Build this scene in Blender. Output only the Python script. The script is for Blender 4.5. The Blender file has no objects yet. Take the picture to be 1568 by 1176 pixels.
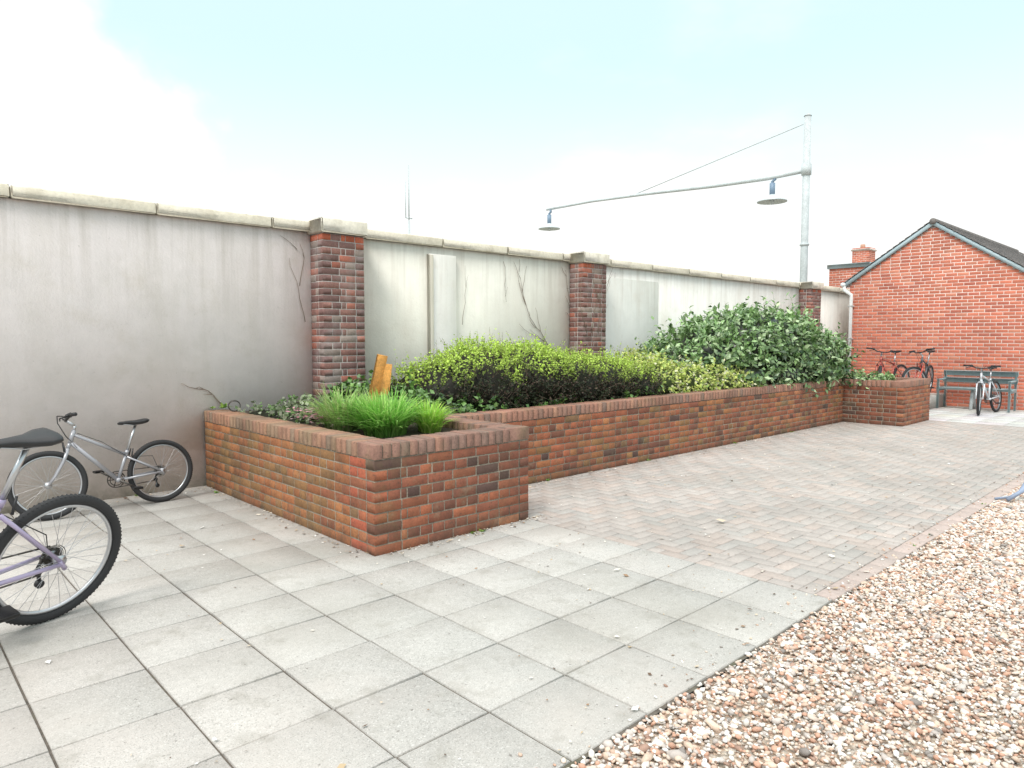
import bpy, math, random
import numpy as np
from mathutils import Vector, Matrix
rng=np.random.default_rng(7); random.seed(7)
scene=bpy.context.scene
UP=Vector((0,0,1))

# ---------------------------------------------------------------- mesh helpers
class MB:
    def __init__(s):
        s.v=[];s.f={};s.c=[];s.n=0
    def add(s,verts,faces,col=(1,1,1)):
        verts=np.asarray(verts,dtype=float).reshape(-1,3)
        m=len(verts)
        s.v.append(verts)
        col=np.asarray(col,dtype=float)
        if col.ndim==1: col=np.tile(col[:3],(m,1))
        s.c.append(col)
        if isinstance(faces,np.ndarray):
            s.f.setdefault(faces.shape[1],[]).append(faces+s.n)
        else:
            by={}
            for f in faces: by.setdefault(len(f),[]).append(f)
            for k,l in by.items():
                s.f.setdefault(k,[]).append(np.array(l)+s.n)
        s.n+=m
    def build(s,name,mat,smooth=False,parent=None):
        me=bpy.data.meshes.new(name)
        v=np.concatenate(s.v);c=np.concatenate(s.c)
        me.vertices.add(len(v));me.vertices.foreach_set('co',v.astype(np.float32).ravel())
        idx=[];starts=[];tot=0
        for k,l in s.f.items():
            a=np.concatenate(l)
            idx.append(a.ravel());starts.append(tot+np.arange(len(a))*k);tot+=a.size
        idx=np.concatenate(idx);starts=np.concatenate(starts)
        me.loops.add(len(idx));me.loops.foreach_set('vertex_index',idx.astype(np.int32))
        me.polygons.add(len(starts));me.polygons.foreach_set('loop_start',starts.astype(np.int32))
        me.update(calc_edges=True);me.validate()
        at=me.attributes.new('col','FLOAT_COLOR','POINT')
        cc=np.ones((len(v),4),dtype=np.float32);cc[:,:3]=c
        at.data.foreach_set('color',cc.ravel())
        if smooth: me.polygons.foreach_set('use_smooth',np.ones(len(me.polygons),dtype=bool))
        me.materials.append(mat)
        o=bpy.data.objects.new(name,me);scene.collection.objects.link(o)
        if parent: o.parent=parent
        return o
    def box(s,a,b,col=(1,1,1)):
        x0,y0,z0=a;x1,y1,z1=b
        s.add([(x0,y0,z0),(x1,y0,z0),(x1,y1,z0),(x0,y1,z0),(x0,y0,z1),(x1,y0,z1),(x1,y1,z1),(x0,y1,z1)],
              [(0,3,2,1),(4,5,6,7),(0,1,5,4),(1,2,6,5),(2,3,7,6),(3,0,4,7)],col)
    def cbox(s,a,b,c=.01,col=(1,1,1)):
        a=np.array(a,float);b=np.array(b,float);V=[];idx={}
        for sx in(0,1):
            for sy in(0,1):
                for sz in(0,1):
                    p=np.where([sx,sy,sz],b,a);d=np.where([sx,sy,sz],-c,c)
                    for ax in range(3):
                        q=p+d;q[ax]=p[ax];idx[(sx,sy,sz,ax)]=len(V);V.append(q)
        F=[]
        for ax in range(3):
            o=[i for i in range(3) if i!=ax]
            for sd in(0,1):
                loop=[]
                for (i,j) in((0,0),(1,0),(1,1),(0,1)):
                    k=[0,0,0];k[ax]=sd;k[o[0]]=i;k[o[1]]=j;loop.append(idx[(*k,ax)])
                if (sd==0)!=(ax==1): loop=loop[::-1]
                F.append(tuple(loop))
        for ax in range(3):
            o=[i for i in range(3) if i!=ax]
            for i in(0,1):
                for j in(0,1):
                    k0=[0,0,0];k0[o[0]]=i;k0[o[1]]=j;k1=list(k0);k1[ax]=1
                    F.append((idx[(*k0,o[0])],idx[(*k1,o[0])],idx[(*k1,o[1])],idx[(*k0,o[1])]))
        for sx in(0,1):
            for sy in(0,1):
                for sz in(0,1): F.append(tuple(idx[(sx,sy,sz,a_)] for a_ in range(3)))
        s.add(V,F,col)
    def tile(s,o,U,V,N,w,h,d,c,col):
        o=np.array(o,float);U=np.array(U,float);V=np.array(V,float);N=np.array(N,float)
        def q(u,v,n): return o+U*u+V*v+N*n
        P=[q(0,0,-d),q(w,0,-d),q(w,h,-d),q(0,h,-d),
           q(0,0,-c),q(w,0,-c),q(w,h,-c),q(0,h,-c),
           q(c,c,0),q(w-c,c,0),q(w-c,h-c,0),q(c,h-c,0)]
        F=[(8,9,10,11)]
        for i in range(4):
            j=(i+1)%4
            F.append((i,j,4+j,4+i));F.append((4+i,4+j,8+j,8+i))
        s.add(P,F,col)
    def tube(s,p0,p1,r0,r1=None,n=10,col=(1,1,1),cap=True):
        if r1 is None:r1=r0
        p0=Vector(p0);p1=Vector(p1);d=(p1-p0)
        if d.length<1e-6:return
        d.normalize();a=d.orthogonal().normalized();b=d.cross(a)
        V=[];F=[]
        for p,r in((p0,r0),(p1,r1)):
            for i in range(n):
                t=2*math.pi*i/n;V.append(p+a*(math.cos(t)*r)+b*(math.sin(t)*r))
        for i in range(n):
            j=(i+1)%n;F.append((i,j,n+j,n+i))
        if cap:
            F.append(tuple(range(n))[::-1]);F.append(tuple(range(n,2*n)))
        s.add([tuple(v) for v in V],F,col)
    def path(s,pts,r,n=8,col=(1,1,1)):
        pts=[Vector(p) for p in pts];V=[];F=[];m=len(pts);a=None
        for i,p in enumerate(pts):
            d=(pts[min(i+1,m-1)]-pts[max(i-1,0)]).normalized()
            if a is None:a=d.orthogonal().normalized()
            else:a=(a-d*a.dot(d)).normalized()
            b=d.cross(a);rr=r[i] if isinstance(r,(list,tuple)) else r
            for k in range(n):
                t=2*math.pi*k/n;V.append(tuple(p+a*(math.cos(t)*rr)+b*(math.sin(t)*rr)))
        for i in range(m-1):
            for k in range(n):
                k2=(k+1)%n;F.append((i*n+k,i*n+k2,(i+1)*n+k2,(i+1)*n+k))
        F.append(tuple(range(n))[::-1]);F.append(tuple(range((m-1)*n,m*n)))
        s.add(V,F,col)
    def torus(s,c,axis,R,r,nu=48,nv=8,rz=None,col=(1,1,1),a0=0,a1=2*math.pi):
        c=Vector(c);ax=Vector(axis).normalized();a=ax.orthogonal().normalized();b=ax.cross(a)
        if rz is None:rz=r
        V=[];F=[];full=abs(a1-a0-2*math.pi)<1e-6
        for i in range(nu if full else nu+1):
            t=a0+(a1-a0)*i/nu;rd=a*math.cos(t)+b*math.sin(t)
            for k in range(nv):
                q=2*math.pi*k/nv
                V.append(tuple(c+rd*(R+r*math.cos(q))+ax*(rz*math.sin(q))))
        for i in range(nu):
            i2=(i+1)%nu if full else i+1
            for k in range(nv):
                k2=(k+1)%nv;F.append((i*nv+k,i2*nv+k,i2*nv+k2,i*nv+k2))
        s.add(V,F,col)

def empty(name,loc=(0,0,0)):
    e=bpy.data.objects.new(name,None);scene.collection.objects.link(e);e.location=loc;e.empty_display_size=.2
    return e

# ---------------------------------------------------------------- materials
def mat(name,base=None,rough=.85,metal=0,nz=None,namt=.25,bump=0,bscale=60,bdist=.004,stain=None,speck=None,coat=0,spec=.5,grad=None,trans=0,drip=None):
    m=bpy.data.materials.new(name);m.use_nodes=True;nt=m.node_tree;N=nt.nodes;L=nt.links
    b=N['Principled BSDF'];b.inputs['Roughness'].default_value=rough;b.inputs['Metallic'].default_value=metal
    b.inputs['Specular IOR Level'].default_value=spec
    if coat:b.inputs['Coat Weight'].default_value=coat
    tc=N.new('ShaderNodeTexCoord').outputs['Object']
    if base is None:
        at=N.new('ShaderNodeAttribute');at.attribute_name='col';c=at.outputs['Color']
    else:
        r=N.new('ShaderNodeRGB');r.outputs[0].default_value=(*base,1);c=r.outputs[0]
    def noise(sc,det=5,ro=.6,vec=None):
        n=N.new('ShaderNodeTexNoise');n.inputs['Scale'].default_value=sc;n.inputs['Detail'].default_value=det;n.inputs['Roughness'].default_value=ro
        L.new(vec or tc,n.inputs['Vector']);return n.outputs['Fac']
    def remap(f,a,b_,c0,c1):
        n=N.new('ShaderNodeMapRange');n.inputs[1].default_value=a;n.inputs[2].default_value=b_;n.inputs[3].default_value=c0;n.inputs[4].default_value=c1
        L.new(f,n.inputs[0]);return n.outputs[0]
    def mix(fac,a,b_,mode='MIX'):
        n=N.new('ShaderNodeMix');n.data_type='RGBA';n.blend_type=mode
        if isinstance(fac,float):n.inputs[0].default_value=fac
        else:L.new(fac,n.inputs[0])
        L.new(a,n.inputs[6])
        if isinstance(b_,tuple):n.inputs[7].default_value=(*b_,1)
        else:L.new(b_,n.inputs[7])
        return n.outputs[2]
    def scalev(c_,f):
        n=N.new('ShaderNodeVectorMath');n.operation='SCALE';L.new(c_,n.inputs[0]);L.new(f,n.inputs['Scale']);return n.outputs[0]
    def mul(a,b_):
        n=N.new('ShaderNodeMath');n.operation='MULTIPLY';L.new(a,n.inputs[0]);L.new(b_,n.inputs[1]);return n.outputs[0]
    if nz:
        for sc in (nz if isinstance(nz,(list,tuple)) else [nz]):
            c=scalev(c,remap(noise(sc),.3,.7,1-namt,1+namt))
    if speck:
        for (sc,lo,hi,colr,amt) in speck:
            c=mix(remap(noise(sc,2,.5),lo,hi,0,amt),c,colr)
    if stain:
        for (sc,lo,hi,colr,amt) in stain:
            c=mix(remap(noise(sc,6,.65),lo,hi,0,amt),c,colr)
    if grad or drip:
        g=N.new('ShaderNodeNewGeometry');sp=N.new('ShaderNodeSeparateXYZ');L.new(g.outputs['Position'],sp.inputs[0])
    if grad:
        for (z0,z1,sc,colr,amt) in grad:
            c=mix(mul(remap(sp.outputs[2],z0,z1,1,0),remap(noise(sc,6,.7),.3,.65,0,amt)),c,colr)
    if drip:
        for (z0,z1,sx,colr,amt) in drip:
            mp=N.new('ShaderNodeMapping');mp.inputs['Scale'].default_value=(sx,sx,.4);L.new(tc,mp.inputs[0])
            c=mix(mul(remap(sp.outputs[2],z0,z1,0,1),remap(noise(1,5,.7,mp.outputs[0]),.47,.72,0,amt)),c,colr)
    L.new(c,b.inputs['Base Color'])
    if bump:
        bp=N.new('ShaderNodeBump');bp.inputs['Strength'].default_value=bump;bp.inputs['Distance'].default_value=bdist
        L.new(noise(bscale,6,.7),bp.inputs['Height']);L.new(bp.outputs[0],b.inputs['Normal'])
    if trans:
        t=N.new('ShaderNodeBsdfTranslucent');L.new(c,t.inputs[0]);ms=N.new('ShaderNodeMixShader');ms.inputs[0].default_value=trans
        L.new(b.outputs[0],ms.inputs[1]);L.new(t.outputs[0],ms.inputs[2]);L.new(ms.outputs[0],N['Material Output'].inputs[0])
    return m

M_brick=mat('planter_brick',nz=[9,70],namt=.18,bump=.6,bscale=90,bdist=.003,speck=[(45,.60,.72,(.08,.05,.035),.5)],
            stain=[(1.5,.50,.72,(.075,.052,.034),.55),(3.5,.52,.74,(.17,.135,.055),.5),(7,.60,.74,(.42,.33,.27),.3)],grad=[(.0,.16,6,(.09,.07,.05),.65)])
M_mortar=mat('mortar',(.27,.23,.18),nz=[5,80],namt=.3,bump=.5,bscale=150,stain=[(2,.5,.7,(.12,.10,.07),.6)])
M_mortar_l=mat('light_mortar',(.80,.68,.62),nz=[12,80],namt=.1,bump=.5,bscale=150)
M_hbrick=mat('house_brick',nz=[1.2,50],namt=.10,bump=.4,bscale=80,stain=[(.9,.52,.75,(.40,.17,.12),.4)])
M_pbrick=mat('pillar_brick',nz=[9,70],namt=.22,bump=.6,bscale=70,stain=[(3,.5,.7,(.33,.29,.28),.6)])
M_slab=mat('concrete_slab',nz=[1.5,28,110],namt=.075,speck=[(170,.57,.66,(.20,.19,.17),.6),(120,.59,.67,(.74,.72,.69),.5),(60,.62,.70,(.30,.28,.26),.5)],bump=.6,bscale=180,bdist=.003,
           stain=[(.7,.46,.76,(.29,.27,.23),.6),(.45,.50,.62,(.52,.47,.43),.45),(5,.55,.72,(.27,.25,.21),.5),(34,.63,.69,(.11,.095,.08),.65)])
M_block=mat('paving_block',nz=[1.2,40],namt=.11,bump=.6,bscale=160,bdist=.003,speck=[(150,.57,.68,(.56,.52,.49),.4)],
            stain=[(.7,.42,.75,(.34,.315,.285),.6),(30,.62,.72,(.14,.12,.10),.6)])
M_joint=mat('joint_dirt',(.13,.11,.09),nz=[20],namt=.35,bump=.6,bscale=120,stain=[(4,.55,.7,(.09,.10,.05),.6)])
M_ground=mat('ground',(.26,.25,.2),nz=[.3,5],namt=.25,bump=.4,bscale=20)
M_render=mat('wall_render',nz=[.5,5],namt=.035,bump=.5,bscale=38,bdist=.007,
             stain=[(1.1,.50,.8,(.60,.56,.50),.45),(2.3,.56,.76,(.62,.54,.44),.35),(9,.60,.8,(.48,.44,.38),.3),(48,.66,.72,(.30,.27,.22),.4)],
             grad=[(.0,.9,3,(.46,.42,.34),.6),(.0,.20,5,(.15,.15,.10),.8)],drip=[(1.5,2.7,8,(.40,.35,.28),.5),(-3,2.7,2.2,(.60,.54,.46),.35)])
M_coping=mat('coping_stone',nz=[3,30],namt=.09,bump=.5,bscale=90,stain=[(4,.50,.72,(.38,.32,.22),.5),(14,.6,.72,(.22,.20,.15),.35)])
M_soil=mat('soil',(.07,.05,.034),nz=[8,60],namt=.4,bump=1,bscale=50,bdist=.02)
M_stone=mat('gravel_stone',rough=.8,nz=[60],namt=.12,spec=.25)
M_leaf=mat('leaf',rough=.55,spec=.35,trans=.3)
M_gloss=mat('glossy_leaf',rough=.30,spec=.7,trans=.12)
M_blade=mat('grass_blade',rough=.5,trans=.35)
M_twig=mat('dead_twig',(.24,.18,.14),nz=[30])
M_wood=mat('timber',(.72,.34,.08),nz=[12,60],namt=.25,rough=.7,bump=.3,bscale=60)
M_tyre=mat('tyre_rubber',(.028,.028,.030),rough=.75,bump=.5,bscale=120)
M_black=mat('black_plastic',(.022,.022,.024),rough=.45)
M_chrome=mat('alloy_metal',(.55,.56,.58),rough=.32,metal=.9)
M_steeldark=mat('oily_steel',(.12,.11,.1),rough=.5,metal=.7)
M_bench=mat('bench_paint',(.38,.50,.52),rough=.5,nz=[20],namt=.12)
M_white=mat('white_paint',(.80,.82,.82),rough=.45,nz=[8],namt=.05)
M_post=mat('weathered_white_paint',(.60,.64,.65),rough=.6,nz=[4,20],namt=.12)
M_fascia=mat('fascia_paint',(.42,.52,.56),rough=.5,nz=[8],namt=.1)
M_slate=mat('roof_tile',nz=[6,40],namt=.2,rough=.8,bump=.4,bscale=60)
M_blue=mat('blue_paint',(.28,.34,.46),rough=.6,nz=[9],namt=.2)
M_debris=mat('debris',rough=.9)

# ---------------------------------------------------------------- brickwork
def pal(kind):
    r=random.random();j=random.uniform(.86,1.14)
    if kind=='planter':
        c=(.34,.11,.055) if r<.5 else (.27,.095,.05) if r<.82 else (.16,.07,.045) if r<.87 else (.39,.155,.075)
    elif kind=='olive':
        c=(.34,.13,.055) if r<.45 else (.28,.145,.06) if r<.82 else (.21,.12,.06) if r<.9 else (.39,.16,.065)
    elif kind=='dark':
        c=(.25,.085,.05) if r<.5 else (.18,.07,.045) if r<.82 else (.10,.055,.045) if r<.9 else (.31,.105,.055)
    elif kind=='red':
        c=(.42,.11,.06)
    elif kind=='house':
        c=(.64,.20,.125) if r<.6 else (.55,.165,.11) if r<.88 else (.68,.26,.17)
    else:
        c=(.25,.125,.105) if r<.45 else (.20,.11,.10) if r<.75 else (.30,.23,.20) if r<.9 else (.37,.13,.09)
    return tuple(x*j for x in c)
S_,H_,Q_,J_=.215,.1025,.046,.01
def widths(L,k,bond):
    if bond=='english': base=[S_] if k%2==0 else [H_];pre=[] if k%2==0 else [H_,Q_]
    else: base=[S_];pre=[] if k%2==0 else [H_]
    out=[];tot=0;i=0
    while tot<L-.03:
        w=pre[i] if i<len(pre) else base[(i-len(pre))%len(base)]
        out.append(w);tot+=w+J_;i+=1
    sc=(L+J_)/tot
    return [w*sc+(sc-1)*J_ for w in out]
def course(mb,p,U,N,L,z,k,bond,kind,h=.065,d=.1025):
    s=0
    for w in widths(L,k,bond):
        if w<.015: s+=w+J_;continue
        j=random.uniform(-.0012,.0015);dz=random.uniform(-.001,.001);ww=random.uniform(-.0015,.0015)
        o=(p[0]+U[0]*s+N[0]*j,p[1]+U[1]*s+N[1]*j,z+dz)
        kd=kind(p[1]+U[1]*s,p[0]+U[0]*s,z) if callable(kind) else kind
        mb.tile(o,U,(0,0,1),N,w+ww*(s>0),h,d,.0025,pal(kd));s+=w+J_
def segs(pts):
    out=[]
    for a,b in zip(pts[:-1],pts[1:]):
        U=Vector((b[0]-a[0],b[1]-a[1],0));L=U.length;U.normalize();N=U.cross(UP)
        out.append((a,b,U,N,L))
    return out
def brickrun(mb,pts,nc,bond,kinds,z0=0.,step=.075):
    sg=segs(pts);n=len(sg)
    conv=[sg[i][2].cross(sg[i+1][2]).z>0 for i in range(n-1)]
    for k in range(nc):
        for i,(a,b,U,N,L) in enumerate(sg):
            s0=0;s1=L
            if i>0 and conv[i-1] and k%2==1: s0=.1025+J_
            if i<n-1 and conv[i] and k%2==0: s1=L-.1025-J_
            p=(a[0]+U.x*s0,a[1]+U.y*s0)
            course(mb,p,U,N,s1-s0,z0+k*step,k,bond,kinds[i])
def offs(pts,d):
    sg=segs(pts);out=[]
    for i,p in enumerate(pts):
        if i==0:n=sg[0][3]
        elif i==len(pts)-1:n=sg[-1][3]
        else:n=sg[i-1][3]+sg[i][3]
        out.append((p[0]-n.x*d,p[1]-n.y*d))
    return out
def core(mb,pts,d0,d1,z0,z1):
    a=offs(pts,d0);b=offs(pts,d1);n=len(pts)
    V=[(*p,z0) for p in a]+[(*p,z1) for p in a]+[(*p,z0) for p in b]+[(*p,z1) for p in b]
    F=[]
    for i in range(n-1):
        F+=[(i,i+1,n+i+1,n+i),(2*n+i+1,2*n+i,3*n+i,3*n+i+1),(n+i,n+i+1,3*n+i+1,3*n+i)]
    F+=[(0,n,3*n,2*n),(n-1,3*n-1,4*n-1,2*n-1)]
    mb.add(V,F)

WY=7.32
PT=[(2.55,WY-.02),(2.55,4.1),(4.04,4.1),(4.04,5.1),(13.1,5.1),(13.1,4.1),(14.55,4.1),(14.55,WY-.02)]
pl=empty('brick_planter')
def leftkind(y,x,z): return 'red' if y<4.45 and random.random()<.5 else 'planter' if y<4.1+random.random()*.9 else 'olive'
def frontkind(y,x,z): return 'dark' if random.random()<.50+.5*z/.7 else 'planter'
def longkind(y,x,z): return 'dark' if random.random()<.22 else 'olive' if random.random()<.35 else 'planter'
KD=[leftkind,frontkind,'dark',longkind,'dark','planter','planter']
mb=MB();brickrun(mb,PT,9,'english',KD)
sg=segs(PT)
for i,(a,b,U,N,L) in enumerate(sg):
    s0=0;s1=L
    if i>0:
        cv=sg[i-1][2].cross(U).z>0
        s0=0 if cv else J_
    if i<len(sg)-1:
        cv=U.cross(sg[i+1][2]).z>0
        s1=L-.225 if cv else L+.215
    V=UP.cross(U);n=max(1,round((s1-s0+J_)/.075));st=(s1-s0+J_)/n
    for q in range(n):
        z=.675+.103+random.uniform(-.003,.003)
        j=random.uniform(0,.003)
        o=(a[0]+U.x*(s0+q*st)+N.x*(.003+j),a[1]+U.y*(s0+q*st)+N.y*(.003+j),z)
        c=pal(['olive','dark','dark','planter','planter','planter','planter'][i]);c=tuple(x*.62+.12*t for x,t in zip(c,(1,.82,.70)))
        mb.tile(o,U,V,(0,0,1),st-J_,.219,.103,.005,c)
mb.build('brick_courses',M_brick,parent=pl)
mb=MB();core(mb,PT,.0035,.209,-.05,.7735);mb.build('mortar_core',M_mortar,parent=pl)

def soilz(x,y): return .70+.025*math.sin(x*3.1+y)*math.cos(y*4.3)+.015*math.sin(x*11)*math.sin(y*9)+.05*max(0,(y-5)/2)
mb=MB()
for (x0,x1,y0,y1) in((2.7,3.9,4.25,7.31),(3.9,13.2,5.25,7.31),(13.2,14.4,4.25,7.31)):
    nx=int((x1-x0)/.1);ny=int((y1-y0)/.1);X=np.linspace(x0,x1,nx+1);Y=np.linspace(y0,y1,ny+1)
    V=[(x,y,soilz(x,y)) for x in X for y in Y]
    F=[(i*(ny+1)+j,(i+1)*(ny+1)+j,(i+1)*(ny+1)+j+1,i*(ny+1)+j+1) for i in range(nx) for j in range(ny)]
    mb.add(V,F)
mb.build('soil',M_soil,smooth=True,parent=pl)

# ---------------------------------------------------------------- rendered wall
gw=empty('rendered_garden_wall')
mb=MB()
LP=(.86,.785,.765);MP=(.80,.78,.70);RP=(.85,.835,.79)
def wallbox(x0,x1,y0,y1,z0,z1,c): mb.box((x0,y0,z0),(x1,y1,z1),c)
wallbox(-14,4.0,WY,WY+.24,-.05,2.70,LP)
wallbox(4.0,8.4,WY+.004,WY+.24,-.05,2.70,MP)
wallbox(8.4,16.3,WY,WY+.24,-.05,2.70,RP)
wallbox(16.3,19.5,WY+.003,WY+.24,-.05,2.70,RP)
mb.cbox((5.37,WY-.05,-.05),(5.82,WY+.002,2.60),.008,(.80,.78,.73))
mb.cbox((5.36,WY-.075,-.05),(5.43,WY-.045,2.585),.008,(.64,.60,.50))
mb.cbox((8.6,WY-.014,-.05),(10.43,WY-.002,2.52),.004,(.76,.755,.71))
mb.build('render_panels',M_render,parent=gw)
mb=MB()
x=-14.0+.05
while x<19.4:
    th=random.uniform(-.005,.005);g=random.uniform(.93,1.06);tj=random.uniform(-.004,.004)
    mb.cbox((x+.004,WY-.05+tj,2.701),(x+1.146,WY+.29,2.815+th),.012,(.80*g,.73*g,.60*g));x+=1.15
for (a,b) in((3.76,4.28),(8.10,8.65),(16.05,16.60)):
    mb.cbox((a-.03,WY-.33,2.675),(b+.03,WY+.30,2.835),.014,(.82,.76,.65))
mb.build('coping',M_coping,parent=gw)
mb=MB();mc=MB()
for (a,b) in((3.76,4.28),(8.10,8.65),(16.05,16.60)):
    P=[(a,WY-.002),(a,WY-.28),(b,WY-.28),(b,WY-.002)]
    kk=lambda y,x,z:'red' if z>2.55 and random.random()<.7 else 'pillar'
    brickrun(mb,P,36,'english',[kk]*3,z0=-.027)
    core(mc,P,.004,.16,-.05,2.673)
mb.build('pillar_bricks',M_pbrick,parent=gw);mc.build('pillar_mortar',mat('pillar_mortar',(.46,.42,.39),nz=[20],namt=.3),parent=gw)

# ---------------------------------------------------------------- ground
mb=MB();mb.add([(-300,-300,-.07),(400,-300,-.07),(400,400,-.07),(-300,400,-.07)],[(0,1,2,3)]);mb.build('ground',M_ground)
mb=MB();mb.add([(-14,1.585,-.010),(18.6,1.585,-.010),(18.6,WY+.1,-.010),(-14,WY+.1,-.010)],[(0,1,2,3)]);mb.build('paving_bed',M_joint)
def slabs(name,xs,ys,cf):
    mb=MB();s=.45
    for x in xs:
        for y in ys:
            z=random.uniform(-.002,.002);tx=random.uniform(-.003,.003);ty=random.uniform(-.003,.003)
            g=.0046+random.uniform(-.001,.002)
            U=Vector((1,0,tx)).normalized();V=Vector((0,1,ty)).normalized();N=U.cross(V)
            mb.tile((x+g,y+g,z),U,V,N,s-2*g,s-2*g,.04,.003,cf(x,y))
    return mb.build(name,M_slab)
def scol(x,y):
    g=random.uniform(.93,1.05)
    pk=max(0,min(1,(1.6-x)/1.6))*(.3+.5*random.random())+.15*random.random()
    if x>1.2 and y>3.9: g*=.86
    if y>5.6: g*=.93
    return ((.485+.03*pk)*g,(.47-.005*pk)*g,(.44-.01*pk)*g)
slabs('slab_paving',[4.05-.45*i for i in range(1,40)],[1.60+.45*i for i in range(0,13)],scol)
slabs('slab_paving',[14.55+.45*i for i in range(0,8)],[1.60+.45*i for i in range(0,13)],lambda x,y:tuple(c*random.uniform(.96,1.06) for c in (.58,.575,.56)))
mb=MB();w=.1;x0,x1,y0,y1=4.055,14.545,1.712,5.10
for i in range(-1,107):
    for j in range(-1,36):
        c=(i-j)%4
        if c==0:r=(i*w,j*w,(i+2)*w,(j+1)*w)
        elif c==3:r=(i*w,j*w,(i+1)*w,(j+2)*w)
        else:continue
        a,b_,c_,d_=r[0]+x0,r[1]+y0,r[2]+x0,r[3]+y0
        a=max(a,x0);b_=max(b_,y0);c_=min(c_,x1);d_=min(d_,y1)
        if c_-a<.03 or d_-b_<.03:continue
        if a>13.1 and b_>4.1: continue
        g=random.uniform(.91,1.07);q=random.random()
        col=(.44,.395,.365) if q<.55 else (.46,.39,.35) if q<.82 else (.405,.38,.355)
        z=random.uniform(-.002,.001);m=.0025
        mb.tile((a+m,b_+m,z),(1,0,0),(0,1,0),(0,0,1),c_-a-2*m,d_-b_-2*m,.03,.003,tuple(t*g for t in col))
xx=x0
while xx<x1-.15:
    g=random.uniform(.9,1.06);mb.tile((xx+.002,1.597,random.uniform(-.002,.002)),(1,0,0),(0,1,0),(0,0,1),.206,.11,.04,.003,(.50*g,.40*g,.36*g));xx+=.21
mb.build('brick_paving',M_block)
m=bpy.data.materials.new('gravel_bed');m.use_nodes=True;nt=m.node_tree;N=nt.nodes;L=nt.links
tc=N.new('ShaderNodeTexCoord');vo=N.new('ShaderNodeTexVoronoi');vo.inputs['Scale'].default_value=48;L.new(tc.outputs['Object'],vo.inputs['Vector'])
cr=N.new('ShaderNodeValToRGB');sp=N.new('ShaderNodeSeparateColor');L.new(vo.outputs['Color'],sp.inputs[0]);L.new(sp.outputs[0],cr.inputs[0])
el=cr.color_ramp.elements;el[0].color=(.26,.20,.16,1);el[1].color=(.70,.63,.54,1)
for p,c in((.25,(.50,.34,.24,1)),(.5,(.60,.51,.41,1)),(.75,(.46,.40,.34,1))):
    e=el.new(p);e.color=c
L.new(cr.outputs[0],N['Principled BSDF'].inputs['Base Color']);N['Principled BSDF'].inputs['Roughness'].default_value=.85
bp=N.new('ShaderNodeBump');bp.invert=True;bp.inputs['Distance'].default_value=.02;L.new(vo.outputs['Distance'],bp.inputs['Height']);L.new(bp.outputs[0],N['Principled BSDF'].inputs['Normal'])
mb=MB();mb.add([(-14,-12,-.022),(30,-12,-.022),(30,1.584,-.022),(-14,1.584,-.022)],[(0,1,2,3)]);mb.build('gravel_bed',m)
def stones(n,xr,yf,size,z0):
    t=(1+5**.5)/2
    iv=np.array([(-1,t,0),(1,t,0),(-1,-t,0),(1,-t,0),(0,-1,t),(0,1,t),(0,-1,-t),(0,1,-t),(t,0,-1),(t,0,1),(-t,0,-1),(-t,0,1)],float)/math.sqrt(1+t*t)
    fc=np.array([(0,11,5),(0,5,1),(0,1,7),(0,7,10),(0,10,11),(1,5,9),(5,11,4),(11,10,2),(10,7,6),(7,1,8),(3,9,4),(3,4,2),(3,2,6),(3,6,8),(3,8,9),(4,9,5),(2,4,11),(6,2,10),(8,6,7),(9,8,1)])
    X=xr[0]+(xr[1]-xr[0])*rng.random(n);lo,hi=yf(X);Y=lo+(hi-lo)*rng.random(n)
    sz=size*np.exp(rng.normal(0,.38,n));a=rng.random(n)*6.283;tl=rng.normal(0,.35,n)
    sx=sz*rng.uniform(.9,1.5,n);sy=sz*rng.uniform(.7,1.0,n);szz=sz*rng.uniform(.4,.75,n)
    V=iv[None]*rng.uniform(.82,1.15,(n,12,1))
    V=V*np.stack([sx,sy,szz],1)[:,None,:]
    ct,st=np.cos(tl)[:,None],np.sin(tl)[:,None]
    x=V[:,:,0]*ct-V[:,:,2]*st;z=V[:,:,0]*st+V[:,:,2]*ct;y=V[:,:,1]
    ca,sa=np.cos(a)[:,None],np.sin(a)[:,None]
    P=np.stack([x*ca-y*sa+X[:,None],x*sa+y*ca+Y[:,None],z+(z0(n))[:,None]],2)
    pals=np.array([(.76,.70,.63),(.68,.53,.42),(.60,.36,.26),(.54,.48,.44),(.82,.80,.77),(.40,.26,.20),(.64,.46,.36),(.28,.25,.23),(.72,.60,.51)])
    ci=rng.choice(9,n,p=[.18,.13,.11,.13,.14,.06,.11,.03,.11]);C=pals[ci]*rng.uniform(.86,1.12,(n,1))
    F=(fc[None]+(np.arange(n)*12)[:,None,None]).reshape(-1,3)
    return P.reshape(-1,3),F,np.repeat(C,12,0)
mb=MB()
yf=lambda X:(np.maximum(X/5.44-.7,-.35),np.full_like(X,1.592))
V,F,C=stones(36000,(.3,5.2),yf,.0088,lambda n:rng.uniform(-.018,-.002,n));mb.add(V,F,C)
V,F,C=stones(23000,(5.2,10.5),yf,.0102,lambda n:rng.uniform(-.018,-.002,n));mb.add(V,F,C)
V,F,C=stones(190,(.8,9.5),lambda X:(np.full_like(X,1.59),np.full_like(X,1.76)),.0055,lambda n:np.full(n,.003));mb.add(V,F,C)
mb.build('gravel',M_stone,smooth=True)

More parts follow.
